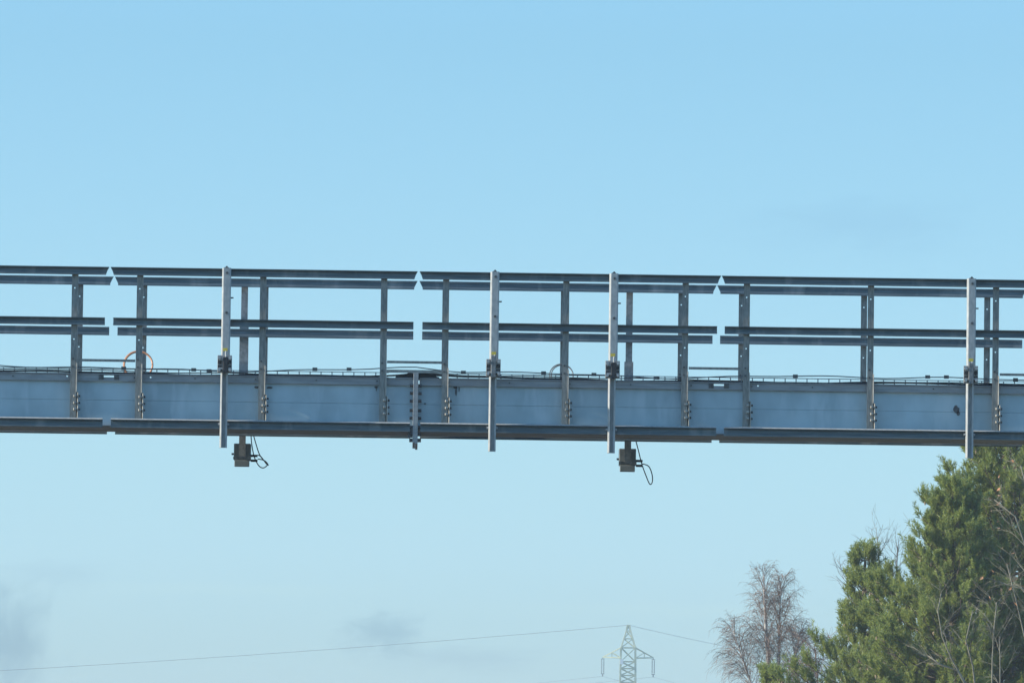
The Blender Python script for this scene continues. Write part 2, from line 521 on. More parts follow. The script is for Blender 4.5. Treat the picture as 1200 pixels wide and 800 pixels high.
# ------------------------------------------------------------------ upright mounting poles
def pole(px, lab, block_dark, rng):
    xc = X(px, 425, 74.95)
    y1 = 74.985
    zt, zb = Z(318.8, 74.95), Z(529, 74.95)
    zc1, zc0 = Z(421.3, 74.95), Z(442, 74.95)
    root = thing('mounting_pole', lab, 'pole', (xc, 74.95, zb), 'upright mounting poles on the near handrail')
    w = 0.092
    xo = 0.004
    # upper tube: channel with wide rounded left corner
    m = MB()
    xl, xr = xc - w / 2 + xo, xc + w / 2 + xo
    prof = [(xl, y1), (xl, y1 - 0.045)]
    prof[1] = (xl, y1 - 0.018)
    for k in range(1, 6):
        a = R(90 * k / 6)
        prof.append((xl + 0.019 * (1 - math.cos(a)), y1 - 0.018 - 0.049 * math.sin(a)))
    prof += [(xl + 0.021, y1 - 0.067), (xr - 0.012, y1 - 0.067), (xr - 0.003, y1 - 0.063), (xr, y1 - 0.054), (xr, y1)]
    b0 = len(m.v)
    nn = len(prof)
    for z in (zc0 + 0.02, zt):
        m.v += [(x, y, z) for x, y in prof]
    for k in range(nn):
        m.f.append((k, (k + 1) % nn, nn + (k + 1) % nn, nn + k))
    m.f.append(tuple(reversed(range(nn))))
    m.f.append(tuple(range(nn, 2 * nn)))
    up = m.build('upper_tube', GALV, root)
    cap = MB()
    cap.box(xc - 0.018, xc + 0.026, y1 - 0.05, y1 - 0.01, zt, zt + 0.008).bolt((xc + 0.005, y1 - 0.035, zt + 0.010), (0, 1, 0), 0.012, 0.03)
    cap.build('top_hook', DARKBOLT, up)
    for y in (324.5, 371):
        MB().bolt((xc + 0.01, y1 - 0.073, Z(y, 74.93)), (0, 1, 0), 0.014, 0.016).build('bolt', DARKBOLT, up)
    MB().bolt((xr + 0.014, y1 - 0.03, Z(353.5, 74.95)), (1, 0, 0), 0.008, 0.028).build('side_pin', DARKBOLT, up)
    MB().box(xc - 0.022, xc + 0.026, y1 - 0.069, y1 - 0.0672, Z(416, 74.93), Z(412.4, 74.93)).build('sticker', YELLOW, up)
    # lower channel, open towards the road
    wl = 0.076
    xl, xr = xc - wl / 2 - 0.004, xc + wl / 2 - 0.004
    m = MB()
    m.box(xl + 0.012, xr - 0.006, y1 - 0.03, y1 - 0.022, zb, zc1)                # recessed web
    for s in range(5):                                               # rounded left flange
        a0, a1 = R(18 * s), R(18 * (s + 1))
        rr = 0.018
        p0 = (xl + rr * (1 - math.cos(a0)), y1 - 0.022 - 0.044 * math.sin(a0))
        p1 = (xl + rr * (1 - math.cos(a1)), y1 - 0.022 - 0.044 * math.sin(a1))
        b = len(m.v)
        m.v += [(p0[0], p0[1], zb), (p1[0], p1[1], zb), (p1[0], p1[1], zc1), (p0[0], p0[1], zc1)]
        m.f.append((b, b + 1, b + 2, b + 3))
    m.box(xl, xl + 0.012, y1 - 0.022, y1, zb, zc1)
    m.box(xl + 0.0181, xl + 0.021, y1 - 0.066, y1 - 0.03, zb, zc1)
    m.box(xr - 0.012, xr, y1 - 0.06, y1, zb, zc1)
    m.box(xr - 0.018, xr - 0.012, y1 - 0.06, y1 - 0.054, zb, zc1)
    lo = m.build('lower_channel', GALV, root)
    for s in (-1, 1):
        MB().bolt((xc - 0.004 + s * (wl / 2 + 0.008), y1 - 0.02, Z(501.5, 74.95)), (1, 0, 0), 0.013, 0.022).build('clamp_bolt', GALV, lo)
    # clamp: back plate, jaws, block and bolts
    cw = 0.148
    pl = MB()
    pl.box(xc - cw / 2, xc + cw / 2, y1 - 0.092, y1 - 0.081, zc0, zc1)
    pl.build('clamp_plate', PLATE, root, bevel=0.004)
    for sx, sz in ((-1, -1), (1, 1), (1, -1), (-1, 1)):
        xx = xc + sx * 0.050
        zz = (zc0 + zc1) / 2 + sz * 0.036
        MB().box(xx - 0.019, xx + 0.019, y1 - 0.112, y1 - 0.0925, zz - 0.032, zz + 0.022).build('clamp_recess_shade', BLACK, root)  # black boxes added to paint the shaded recesses of the clamp
    for s, z in ((1, zc1 - 0.045), (1, zc0 + 0.045)):
        MB().box(xc - 0.062, xc + 0.066, y1 - 0.122, y1 - 0.113, z - 0.009, z + 0.009).build('clamp_jaw', GALV, root)
    hgt = zc1 - zc0
    MB().box(xc - (0.016 if block_dark else 0.026), xc + (0.036 if block_dark else 0.024), y1 - 0.15, y1 - 0.119, zc0 + (0.0 if block_dark else -0.01), zc1 - (0.02 if block_dark else -0.03)).build(
        'clamp_block', BLACK if block_dark else CLAMP, root, bevel=0.006)
    for sx in (-1, 1):
        for sz in (-1, 1):
            MB().bolt((xc + sx * 0.054, y1 - 0.128, (zc0 + zc1) / 2 + sz * (hgt / 2 - 0.03)), (0, 1, 0), 0.016, 0.05).build('clamp_nut', GALV, root)
    MB().bolt((xc + 0.012, y1 - 0.12, zc1 + 0.012), (0, 0, 1), 0.011, 0.06).build('clamp_screw', GALV, root)

pole(263.5, 'leftmost bright mounting pole beside the left hanging detector box', True, 1)
pole(578.2, 'bright mounting pole with an all grey clamp right of the girder splice', False, 2)
pole(717.8, 'bright mounting pole beside the right hanging detector box', True, 3)
pole(1137.3, 'rightmost bright mounting pole, its foot in front of the pine', False, 4)

# ------------------------------------------------------------------ detector poles on the far side
def detector(px_top, px, ybase, lab, loops):
    Yp = 76.27
    xc = X(px_top, 440, Yp)
    z1, z0 = at(px_top, ybase[0], Yp).z, at(px, ybase[1], Yp).z
    root = thing('detector_pole', lab, 'detector', (xc, Yp, z0), 'detector poles on the far handrail')
    hw = 0.034
    m = MB().box(xc - hw, xc + hw, Yp - 0.03, Yp + 0.03, z0, z1)
    p = m.build('pole', PLATE, root)
    zs = at(px_top, ybase[2], Yp).z
    m = MB().box(xc - hw - 0.012, xc + hw + 0.012, Yp - 0.036, Yp + 0.036, at(px, 470, Yp).z, zs)
    m.build('sleeve', PLATE, root)
    # housing behind the pole
    bw = 0.088
    bt = z0 + 0.145
    h = MB().box(xc - bw, xc + bw, Yp + 0.034, Yp + 0.2, z0 - 0.03, bt).build('detector_box', BOX, root, bevel=0.008)
    MB().box(xc - bw + 0.008, xc + bw - 0.012, Yp - 0.02, Yp + 0.033, z0 - 0.098, z0 - 0.031).build('lower_cover', BOX, h, bevel=0.006)
    MB().box(xc - bw - 0.004, xc + bw + 0.004, Yp - 0.05, Yp - 0.031, z0 - 0.026, z0 + 0.006).build('bracket', CLAMP, root, bevel=0.004)
    k = MB()
    k.tube([(xc - bw - 0.001, Yp + 0.06, z0 + 0.035), (xc - bw - 0.024, Yp + 0.06, z0 + 0.035)], 0.012)
    k.build('side_knob', DARKBOLT, h)
    for dz in (0.02, -0.03):
        MB().tube([(xc + bw, Yp + 0.07, z0 + dz), (xc + bw + 0.07, Yp + 0.07, z0 + dz)], 0.013, 8).build('connector', BLACK, h)
    for pts in loops:
        q = [at(a, b, Yp + 0.07) for a, b in pts]
        # smooth
        sm = []
        for i in range(len(q) - 1):
            p0, p1, p2, p3 = q[max(i - 1, 0)], q[i], q[i + 1], q[min(i + 2, len(q) - 1)]
            for s in range(6):
                t = s / 6
                sm.append(0.5 * ((2 * p1) + (p2 - p0) * t + (2 * p0 - 5 * p1 + 4 * p2 - p3) * t * t + (3 * p1 - p0 - 3 * p2 + p3) * t ** 3))
        sm.append(q[-1])
        MB().tube(sm, 0.0062, 6).build('cable', BLACK, root, smooth=True)

detector(285.3, 284, (333, 535.5, 383), 'detector box with two tangled cables hanging under the girder at left',
         [[(294, 506), (295, 520), (298, 535), (303, 545), (308, 548), (312, 546), (313.5, 543), (309, 539), (302, 537.5)],
          [(296, 506), (300, 520), (304, 532), (309, 539), (314.5, 544.5), (312, 543), (306, 535), (302, 533)]])
detector(736.7, 735.5, (340, 541.5, 424), 'detector box with one drooping cable loop hanging under the girder at right',
         [[(744, 512), (748, 527), (752, 543), (757, 557), (761.5, 567), (764.5, 564), (764, 555), (760, 546), (752, 543)]])

# ------------------------------------------------------------------ cable tray and cables on the girder
ZTR = ZE + 0.002
tray = thing('cable_tray', 'thin wire basket cable tray along the top edge of the girder', 'cable tray', (SPX, 75.3, ZTR))
tr = random.Random(4)
def bump_z(x):
    return 0.03 * max(0.0, 1 - abs(x - SPX) / 0.5)
for x0, x1 in ((GX0 + 0.2, SPX - 0.28), (SPX + 0.28, GX1 - 0.2)):
    m = MB()
    zt = ZTR + 0.056
    for yy, zz in ((75.2, zt), (75.2, ZTR + 0.006), (75.3, ZTR + 0.006), (75.4, ZTR + 0.006)):
        m.tube([(x0, yy, zz), (x1, yy, zz)], 0.0042, 4)
    k = int((x1 - x0) / 0.112)
    for i in range(k):
        x = x0 + 0.03 + i * 0.112
        m.tube([(x, 75.2, zt), (x, 75.2, ZTR + 0.006), (x, 75.4, ZTR + 0.006)], 0.0052, 4)
    m.build('wire_basket', WIRE, tray)
m = MB()
hump = [(SPX - 0.21, 0.004), (SPX - 0.10, 0.034), (SPX - 0.05, 0.058), (SPX + 0.05, 0.058), (SPX + 0.10, 0.036), (SPX + 0.24, 0.004)]
for a in range(len(hump) - 1):
    (xa, za), (xb, zb_) = hump[a], hump[a + 1]
    b = len(m.v)
    for x, z in ((xa, za), (xb, zb_)):
        for yy in (75.18, 75.42):
            m.v += [(x, yy, ZTR - 0.004), (x, yy, ZTR + z + 0.012)]
    m.f += [(b, b + 4, b + 5, b + 1), (b + 2, b + 3, b + 7, b + 6), (b + 1, b + 5, b + 7, b + 3), (b, b + 2, b + 6, b + 4), (b, b + 1, b + 3, b + 2), (b + 4, b + 6, b + 7, b + 5)]
m.build('bridge_mat', BLACK, tray)
m = MB().box(X(452), X(519), 75.16, 75.175, ZTR + 0.055, ZTR + 0.086)
m.build('bridge_strip', TAN, tray)

def lay(base, amp, y, r, seed, x0=GX0 + 0.1, x1=GX1 - 0.1, step=0.16):
    rr = random.Random(seed)
    pts = []
    x = x0
    ph = [rr.uniform(0, 6.28) for _ in range(4)]
    while x < x1:
        w = math.sin(x * 1.3 + ph[0]) + 0.6 * math.sin(x * 2.9 + ph[1]) + 0.4 * math.sin(x * 5.7 + ph[2])
        pts.append((x, y + 0.012 * math.sin(x * 2 + ph[3]), ZTR + base + amp * w + bump_z(x)))
        x += step
    return pts, r
pts, r = lay(0.012, 0.007, 75.17, 0.0105, 1)
tag(MB().tube(pts, r, 6).build('power_cable', BLACK, smooth=True), 'thick black cable lying along the girder top at the tray foot', 'cable')
pts, r = lay(0.030, 0.010, 75.235, 0.0062, 2)
tag(MB().tube(pts, r, 6).build('data_cable', BLACK, smooth=True), 'thin black cable snaking low inside the wire cable tray', 'cable')
pts, r = lay(0.068, 0.017, 75.19, 0.0062, 3)
sig = MB().tube(pts, r, 6).build('signal_cable', GREYCAB, smooth=True)
tag(sig, 'thin grey wavy cable carrying small clip boxes above the tray', 'cable')
def zon(x):
    best = min(pts, key=lambda p: abs(p[0] - x))
    return best[2]
for px in (-20, 145, 227, 245, 369, 409, 543, 637, 696, 770, 797, 932, 1087, 1109, 1190):
    x = X(px, 437, 75.19)
    z = zon(x)
    MB().box(x - 0.025, x + 0.025, 75.165, 75.183, z - 0.016, z + 0.018).build('clip', DARKBOLT, sig)

# coils of spare cable standing on the tray
def coil(px, py, rad, mt, n, lab, r):
    c = at(px, py, 75.36)
    m = MB()
    rr = random.Random(n)
    for k in range(n):
        ra = rad * rr.uniform(0.94, 1.03)
        dy, dx = rr.uniform(-0.02, 0.02), rr.uniform(-.006, .006)
        m.tube([(c.x + dx + math.cos(a) * ra, c.y + dy + 0.05 * math.sin(a), c.z + math.sin(a) * ra * 0.97) for a in [2 * math.pi * i / 40 for i in range(41)]], r, 6)
    tag(m.build('cable_coil', mt, smooth=True), lab, 'cable coil', 'coils of spare cable on the girder')
coil(162.5, 427.5, 0.151, ORANGE, 3, 'orange coil of spare cable standing on the girder', 0.0075)
coil(658.5, 439.5, 0.118, GREYCAB, 2, 'small grey cable coil half hidden behind a post', 0.006)

# ------------------------------------------------------------------ pylon
PY = 1150.0
pt = at(736.5, 732, PY)
ph_ = pt.z
pylon = thing('power_pylon', 'pale steel lattice power pylon far away behind the girder', 'pylon', (pt.x, PY, 0))
def lattice(m, segs, w):
    """segs: [(z, half width)] from low to high"""
    for (z0, a0), (z1, a1) in zip(segs[:-1], segs[1:]):
        c0 = [(pt.x + sx * a0, PY + sy * a0, z0) for sx, sy in ((-1, -1), (1, -1), (1, 1), (-1, 1))]
        c1 = [(pt.x + sx * a1, PY + sy * a1, z1) for sx, sy in ((-1, -1), (1, -1), (1, 1), (-1, 1))]
        for i in range(4):
            j = (i + 1) % 4
            m.bar(c0[i], c1[i], w * 1.3)
            m.bar(c0[i], c1[j], w * 0.75)
            m.bar(c0[j], c1[i], w * 0.75)
            m.bar(c1[i], c1[j], w * 0.75)
za = at(736.5, 758.5, PY).z       # top chord of the arm
zb = at(736.5, 770.5, PY).z       # bottom chord
hwid = 1.12
m = MB()
lattice(m, [(za, hwid), (za + (ph_ - za) * .4, hwid * .62), (za + (ph_ - za) * .75, hwid * .3), (ph_, 0.18)], 0.16)
m.build('peak', PYL, pylon)
m = MB()
segs = [(0, 3.4), (7, 2.6), (13, 2.0), (18, 1.55), (22, 1.3)]
z = 22
while z < za - 1.3:
    z += (za - 22) / 11
    segs.append((z, 1.3 + (hwid - 1.3) * (z - 22) / (za - 22)))
segs[-1] = (za, hwid)
lattice(m, segs, 0.19)
m.build('tower_body', PYL, pylon)
arm_ends = []
for lev, (zt_, zl, L) in enumerate(((za, zb, 3.95), (za - 6.0, zb - 6.0, 6.0))):
    for s in (-1, 1):
        m = MB()
        tip = Vector((pt.x + s * L, PY, zl + 0.1))
        for sy in (-1, 1):
            a = Vector((pt.x + s * hwid, PY + sy * hwid, zl))
            b = Vector((pt.x + s * hwid, PY + sy * hwid, zt_))
            m.bar(a, tip, 0.17).bar(b, tip, 0.15)
            m.bar(a + (tip - a) * .5, b + (tip - b) * .5, 0.09).bar(a, b + (tip - b) * .5, 0.09)
        m.build('crossarm', PYL, pylon)
        for dx in (-0.17, 0.17):
            ins = MB()
            for k in range(12):
                zz = tip.z - 0.5 - k * 0.165
                ins.tube([(tip.x + dx, PY, zz), (tip.x + dx, PY, zz - 0.07)], 0.10, 8)
            ins.tube([(tip.x + dx, PY, tip.z - 0.3), (tip.x + dx, PY, tip.z - 2.6)], 0.035, 5)
            ins.build('insulator', INSUL, pylon)
        ins = MB()
        for zz in (tip.z - 0.3, tip.z - 2.6):
            ins.box(tip.x - 0.28, tip.x + 0.28, PY - 0.05, PY + 0.05, zz - 0.05, zz + 0.05)
        ins.tube([(tip.x, PY, tip.z), (tip.x, PY, tip.z - 0.3)], 0.05, 5)
        ins.tube([(tip.x, PY, tip.z - 2.6), (tip.x, PY, tip.z - 3.0)], 0.09, 5)
        ins.build('insulator_yoke', INSUL, pylon)
        arm_ends.append((tip.x, tip.z - 3.0, s, lev))
p = at(728.5, 774.8, PY - 1.4)
MB().bar((p.x, PY - 1.45, p.z - 0.4), (p.x, PY - 1.45, p.z + 0.4), 0.5, 0.5).build('plate', WHITE, pylon)

def span(x, z, dx, dy, sag, L, r, lab, group):
    pts = []
    for i in range(41):
        t = i / 40
        pts.append((x + dx * t, PY + dy * t, z - 4 * sag * t * (1 - t)))
    tag(MB().tube(pts, r, 4).build('overhead_wire', COND), lab, 'wire', group)
span(pt.x, ph_, -600, 0, 15.4, 600, 0.028, 'thin overhead wire rising across the lower left sky to the pylon top', 'overhead wires at the pylon')
span(pt.x, ph_, 160, 300, 6.0, 340, 0.026, 'thin overhead wire falling from the pylon top to the bare birch', 'overhead wires at the pylon')
names = {(-1, 0): 'left', (1, 0): 'right'}
for x, z, s, lev in arm_ends:
    if lev == 0:
        w = names[(s, 0)]
        span(x, z, -416, 0, 12.5, 416, 0.017, f'thin conductor running left from the {w} insulator of the pylon', 'overhead wires at the pylon')
        span(x, z, 160, 300, 8.0, 340, 0.017, f'thin conductor running right from the {w} insulator of the pylon', 'overhead wires at the pylon')

# ------------------------------------------------------------------ pines
def np_mesh(name, V, Fi, m, parent):
    """V (n,3), Fi (k,s) faces of equal size"""
    me = bpy.data.meshes.new(name)
    k, s = Fi.shape
    off = Vector()
    o = parent
    while o is not None:
        off += o.location
        o = o.parent
    V = V - np.array(off)
    me.vertices.add(len(V))
    me.vertices.foreach_set('co', V.astype(np.float32).ravel())
    me.loops.add(k * s)
    me.loops.foreach_set('vertex_index', Fi.astype(np.int32).ravel())
    me.polygons.add(k)
    me.polygons.foreach_set('loop_start', np.arange(0, k * s, s, dtype=np.int32))
    me.polygons.foreach_set('loop_total', np.full(k, s, dtype=np.int32))
    me.update()
    me.validate()
    me.materials.append(m)
    ob = bpy.data.objects.new(name, me)
    COL.objects.link(ob)
    ob.parent = parent
    return ob


def shoots_mesh(base, axis, length, rng, per=44, nl=0.088, nw=0.0090):
    """bottle-brush shoots: base (n,3), axis (n,3) unit, length (n,)"""
    n = len(base)
    t = rng.random((n, per)) ** 0.75
    P = base[:, None, :] + axis[:, None, :] * (t * length[:, None])[..., None]
    rnd = rng.normal(size=(n, per, 3))
    ax = np.broadcast_to(axis[:, None, :], rnd.shape)
    rad = rnd - ax * (rnd * ax).sum(-1, keepdims=True)
    rad /= np.linalg.norm(rad, axis=-1, keepdims=True) + 1e-9
    d = rad * 0.68 + ax * 0.73
    d /= np.linalg.norm(d, axis=-1, keepdims=True)
    L = nl * (0.7 + 0.6 * rng.random((n, per, 1)))
    side = np.cross(d, rad) * 0.4 + rng.normal(size=d.shape)
    side /= np.linalg.norm(side, axis=-1, keepdims=True) + 1e-9
    V = np.stack([P + side * nw, P - side * nw, P + d * L - side * nw * .4, P + d * L + side * nw * .4], axis=2).reshape(-1, 3)
    Fi = np.arange(len(V)).reshape(-1, 4)
    tint = np.clip(rng.normal(0.48, 0.24, size=(n, 1)) + 0.35 * (t - 0.5), 0, 1)  # random part raised so more shoots carry painted sunlit yellow
    return V, Fi, np.repeat(tint.ravel(), 4)


def pine(px, ytop, Y, prof, lab, seed, z_low, dens=1.0, levels=0.24, group='dark green pines at the right'):
    """prof: list of (fraction below top in m, crown radius in m)"""
    rr = random.Random(seed)
    rng = np.random.default_rng(seed)
    top = at(px, ytop, Y)
    H = top.z
    root = thing('pine_tree', lab, 'tree', (top.x, Y, 0), group)
    bx, by = top.x, Y
    MB().tube([(bx, by, 0), (bx + 0.05, by, H * .4), (bx - 0.04, by, H * .75), (bx, by, H - 0.2)], 0.20, 8, 0.03).build('trunk', PBARK, root)
    limbs = MB()
    base, axis, ln, cones = [], [], [], []
    d = 0.15
    ang = rr.uniform(0, 6)
    xs = [p[0] for p in prof]
    ys = [p[1] for p in prof]
    while H - d > z_low:
        rad = float(np.interp(d, xs, ys))
        nb = 6 if rad < 1.2 else 8
        for k in range(nb):
            ang += 2.39996 + rr.uniform(-.3, .3)
            L = rad * rr.choice((0.5, 0.68, 0.82, 0.92, 1.0, 1.06, 1.24))
            z0 = H - d - rr.uniform(0, levels) - 0.05
            ex = (math.cos(ang), math.sin(ang))
            droop = -0.10 * L * (d / (d + 3))
            pts = []
            m_ = 7
            rise = rr.uniform(-.25, .35) * min(1, L)
            for i in range(m_):
                t = i / (m_ - 1)
                zz = z0 + droop * math.sin(t * 2.2) + L * 0.38 * t * t + 0.12 * t + rise * t
                wob = 0.06 * L * math.sin(t * 4 + ang)
                pts.append(Vector((bx + ex[0] * L * t - ex[1] * wob, by + ex[1] * L * t + ex[0] * wob, zz)))
            limbs.tube(pts, 0.018 + 0.012 * L, 4, 0.006)
            nt_ = max(4, int((5 + L * 6) * dens))
            for i in range(nt_):
                t = 1 - min(0.8, 1.0 / L if L > 1 else 0.8) * (rr.random() ** 1.15)
                f = t * (m_ - 1)
                i0 = min(int(f), m_ - 2)
                p0 = pts[i0].lerp(pts[i0 + 1], f - i0)
                sd = rr.choice((-1, 1))
                tl = rr.uniform(.12, .42) * (0.4 + 0.6 * min(1, L / 2.0)) * (1.7 - t)
                fw = rr.uniform(.3, .9)
                dirv = Vector((ex[0] * fw - ex[1] * sd * (1 - fw * .5), ex[1] * fw + ex[0] * sd * (1 - fw * .5), rr.uniform(.1, .9))).normalized()
                p1 = p0 + dirv * tl
                limbs.tube([p0, p1], 0.008, 3, 0.004)
                for q in range(rr.randint(2, 3)):
                    s = 0.55 + 0.45 * rr.random()
                    b_ = p0.lerp(p1, s)
                    ad = (dirv * rr.uniform(.2, .9) + Vector((ex[0], ex[1], 0)) * rr.uniform(0, .5) + Vector((rr.gauss(0, .35), rr.gauss(0, .35), rr.uniform(.9, 1.9)))).normalized()
                    base.append(b_); axis.append(ad); ln.append(rr.uniform(.18, .46))
                    if rr.random() < 0.012:
                        cones.append(b_)
            # leading shoot
            base.append(pts[-1]); axis.append(Vector((ex[0] * .5, ex[1] * .5, 1)).normalized()); ln.append(rr.uniform(.2, .36))
        d += levels * (0.8 if rad < 1 else 1.0)
    for k in range(4):
        base.append(Vector((bx, by, H - 0.25 + .06 * k))); axis.append(Vector((rr.gauss(0, .15), rr.gauss(0, .15), 1)).normalized()); ln.append(.3)
    limbs.build('branches', PBARK, root)
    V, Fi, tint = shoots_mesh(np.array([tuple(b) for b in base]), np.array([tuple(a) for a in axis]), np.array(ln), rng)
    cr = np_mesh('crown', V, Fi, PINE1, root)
    at_ = cr.data.attributes.new('needle_age_sun', 'FLOAT', 'POINT')
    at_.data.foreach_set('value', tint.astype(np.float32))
    if cones:
        m = MB()
        for c in cones:
            m.tube([c, c + Vector((rr.uniform(-.02, .02), rr.uniform(-.02, .02), -.03)), c + Vector((0, 0, -.075))], 0.028, 6, 0.014)
        o = m.build('cones', CONE, root)
        o['kind'] = 'stuff'
    return len(base)

nsh = 0
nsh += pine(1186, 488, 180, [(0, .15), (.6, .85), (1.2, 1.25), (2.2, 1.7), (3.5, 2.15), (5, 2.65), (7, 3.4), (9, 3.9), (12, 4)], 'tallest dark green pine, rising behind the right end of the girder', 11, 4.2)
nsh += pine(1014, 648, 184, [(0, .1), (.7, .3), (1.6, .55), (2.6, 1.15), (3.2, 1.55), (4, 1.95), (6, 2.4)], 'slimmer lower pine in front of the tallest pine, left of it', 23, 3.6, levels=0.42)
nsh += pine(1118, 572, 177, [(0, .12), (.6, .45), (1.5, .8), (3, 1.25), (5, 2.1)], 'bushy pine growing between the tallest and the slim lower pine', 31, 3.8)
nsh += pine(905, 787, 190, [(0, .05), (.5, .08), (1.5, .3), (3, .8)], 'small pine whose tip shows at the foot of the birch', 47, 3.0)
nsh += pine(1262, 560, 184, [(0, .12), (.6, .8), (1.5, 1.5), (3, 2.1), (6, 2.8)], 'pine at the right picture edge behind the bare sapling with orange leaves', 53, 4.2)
print('shoots', nsh)

# ------------------------------------------------------------------ bare trees
def bare_tree(name, lab, base, stems, seed, bark, twig, droop, nbr, tw, twl, cat='tree', group=None, leaves=0, spread=0.35, start=0.3, blen=0.28, twr=0.006, brr=0.007, taper=None):
    """stems: list of polylines (world points); side branches and fine twigs grow from them"""
    rr = random.Random(seed)
    root = thing(name, lab, cat, base, group)
    tm, bm, tg, lv = MB(), MB(), MB(), MB()
    for pts, r0_ in stems:
        pts = [Vector(p) for p in pts]
        tm.tube(pts, r0_, 7, 0.012)
        n = len(pts)
        total = sum((pts[i + 1] - pts[i]).length for i in range(n - 1))
        for b in range(nbr):
            t = start + (1 - start) * (b + rr.random()) / nbr
            f = min(t, .995) * (n - 1)
            i0 = int(f)
            p0 = pts[i0].lerp(pts[i0 + 1], f - i0)
            sd = (pts[i0 + 1] - pts[i0]).normalized()
            a = rr.uniform(0, 2 * math.pi)
            L = total * blen * (1.15 - t * .95) * rr.uniform(.6, 1.2) + 0.25
            out = Vector((math.cos(a), math.sin(a), 0))
            d = (out * spread * 2 + sd * rr.uniform(.5, 1.0) * (1 if taper is None else .8 + .7 * t)).normalized()
            br = [p0]
            p = p0.copy()
            steps = 6
            for k in range(steps):
                d = (d + Vector((rr.gauss(0, .09), rr.gauss(0, .09), rr.gauss(0, .06) - droop * .10 * k)) + Vector((0, 0, .05))).normalized()
                p = p + d * (L / steps)
                br.append(p.copy())
            bm.tube(br, 0.85 * brr + brr * L, 4, twr)
            nt_ = max(3, int(tw * L))
            for q in range(nt_):
                f2 = (0.15 + 0.85 * rr.random()) * steps
                j = min(int(f2), steps - 1)
                s0 = br[j].lerp(br[j + 1], f2 - j)
                dd = ((br[j + 1] - br[j]).normalized() + Vector((rr.gauss(0, .55), rr.gauss(0, .55), rr.gauss(0, .35)))).normalized()
                tl = twl * rr.uniform(.4, 1.3) * (1.0 if taper is None else max(.3, min(1.15, taper * (1.08 - t) + .25)))
                tp = [s0]
                p = s0.copy()
                for k in range(4):
                    dd = (dd + Vector((rr.gauss(0, .12), rr.gauss(0, .12), -droop * .42))).normalized()
                    p = p + dd * tl / 4
                    tp.append(p.copy())
                tg.tube(tp, twr, 3, twr * .5)
                for e in range(2):                        # twiglets
                    g0 = tp[rr.randint(1, 3)]
                    d3 = (dd + Vector((rr.gauss(0, .6), rr.gauss(0, .6), rr.gauss(0, .3) - droop * .4))).normalized()
                    tg.tube([g0, g0 + d3 * tl * .3, g0 + d3 * tl * .5 + Vector((0, 0, -droop * tl * .12))], twr * .75, 3, twr * .4)
                if leaves and rr.random() < leaves:
                    c = tp[-1]
                    u = Vector((rr.gauss(0, 1), rr.gauss(0, 1), rr.gauss(0, 1))).normalized()
                    v = u.orthogonal().normalized()
                    w = u.cross(v)
                    bb = len(lv.v)
                    lv.v += [tuple(c - v * .06), tuple(c + w * .04 + u * .01), tuple(c + v * .06), tuple(c - w * .04 + u * .01)]
                    lv.f.append((bb, bb + 1, bb + 2, bb + 3))
    tm.build('trunk', bark, root, smooth=True)
    bm.build('branches', twig if bark is BIRCH else bark, root)
    o = tg.build('twigs', twig, root)
    if lv.v:
        lv.build('leaves', LEAF, root)

def line(Y, pix, z0=None):
    pts = [at(a, b, Y) for a, b in pix]
    return [tuple(p) for p in pts]

def to_ground(Y, pix, x=None):
    q = line(Y, pix)
    b = q[0]
    return [(b[0] if x is None else x, Y, 0.0)] + q

BY = 240
bare_tree('birch_tree', 'bare birch with two pale stems and fine drooping reddish twigs', (at(897, 800, BY).x, BY, 0),
          [(to_ground(BY, [(905, 830), (902, 790), (898, 745), (896, 705), (895, 674)]), 0.13),
           (to_ground(BY, [(912, 830), (912, 790), (913, 745), (914, 710), (915, 680)], at(905, 800, BY).x), 0.09),
           (to_ground(BY, [(893, 840), (880, 800), (868, 765), (858, 735)], at(900, 800, BY).x), 0.06),
           (to_ground(BY, [(915, 840), (926, 800), (933, 765), (938, 740)], at(906, 800, BY).x), 0.06)],
          5, BIRCH, TWIG, 0.6, 66, 9, 0.55, spread=0.27, start=0.40, blen=0.175, twr=0.0042, brr=0.0036, taper=2.0)
bare_tree('bare_shrub', 'bare reddish shrub between the birch and the slim lower pine', (at(965, 800, 215).x, 215, 0),
          [(to_ground(215, [(962, 830), (958, 795), (955, 762)]), 0.05), (to_ground(215, [(975, 830), (978, 790), (982, 752)], at(966, 800, 215).x), 0.05),
           (to_ground(215, [(945, 835), (938, 805), (932, 785)], at(964, 800, 215).x), 0.04)],
          8, TWIG, TWIG, 0.2, 20, 6, 0.6, 'shrub', spread=0.35, start=0.5, blen=0.13)
bare_tree('bare_tree', 'thin bare tree poking out behind the slim lower pine', (at(1040, 800, 200).x, 200, 0),
          [(to_ground(200, [(1040, 830), (1035, 760), (1034, 700), (1030, 655), (1028, 632)]), 0.07), (to_ground(200, [(1044, 830), (1048, 740), (1050, 680), (1052, 640)], at(1041, 800, 200).x), 0.05),
           (to_ground(200, [(1036, 830), (1018, 760), (1002, 705), (990, 668)], at(1039, 800, 200).x), 0.05)],
          13, DULL, DULL, -0.05, 14, 3, 0.6, spread=0.3, start=0.5, blen=0.11, twr=0.0045)
SAP = 'bare saplings in front of the pines'
bare_tree('bare_sapling', 'bare curved sapling with pale stem in front of the dark pines', (at(1142, 800, 172).x, 172, 0),
          [(to_ground(172, [(1150, 830), (1130, 797), (1115, 772), (1104, 745), (1099, 715), (1103, 695)]), 0.024),
           (to_ground(172, [(1146, 830), (1122, 785), (1102, 778), (1088, 768)], at(1141, 800, 172).x), 0.03),
           (to_ground(172, [(1146, 835), (1140, 780), (1132, 750), (1140, 715)], at(1143, 800, 172).x), 0.03)],
          17, PALE, PALE, 0.0, 8, 2, 0.5, group=SAP, spread=0.4, start=0.5, blen=0.09, twr=0.004, brr=0.004)
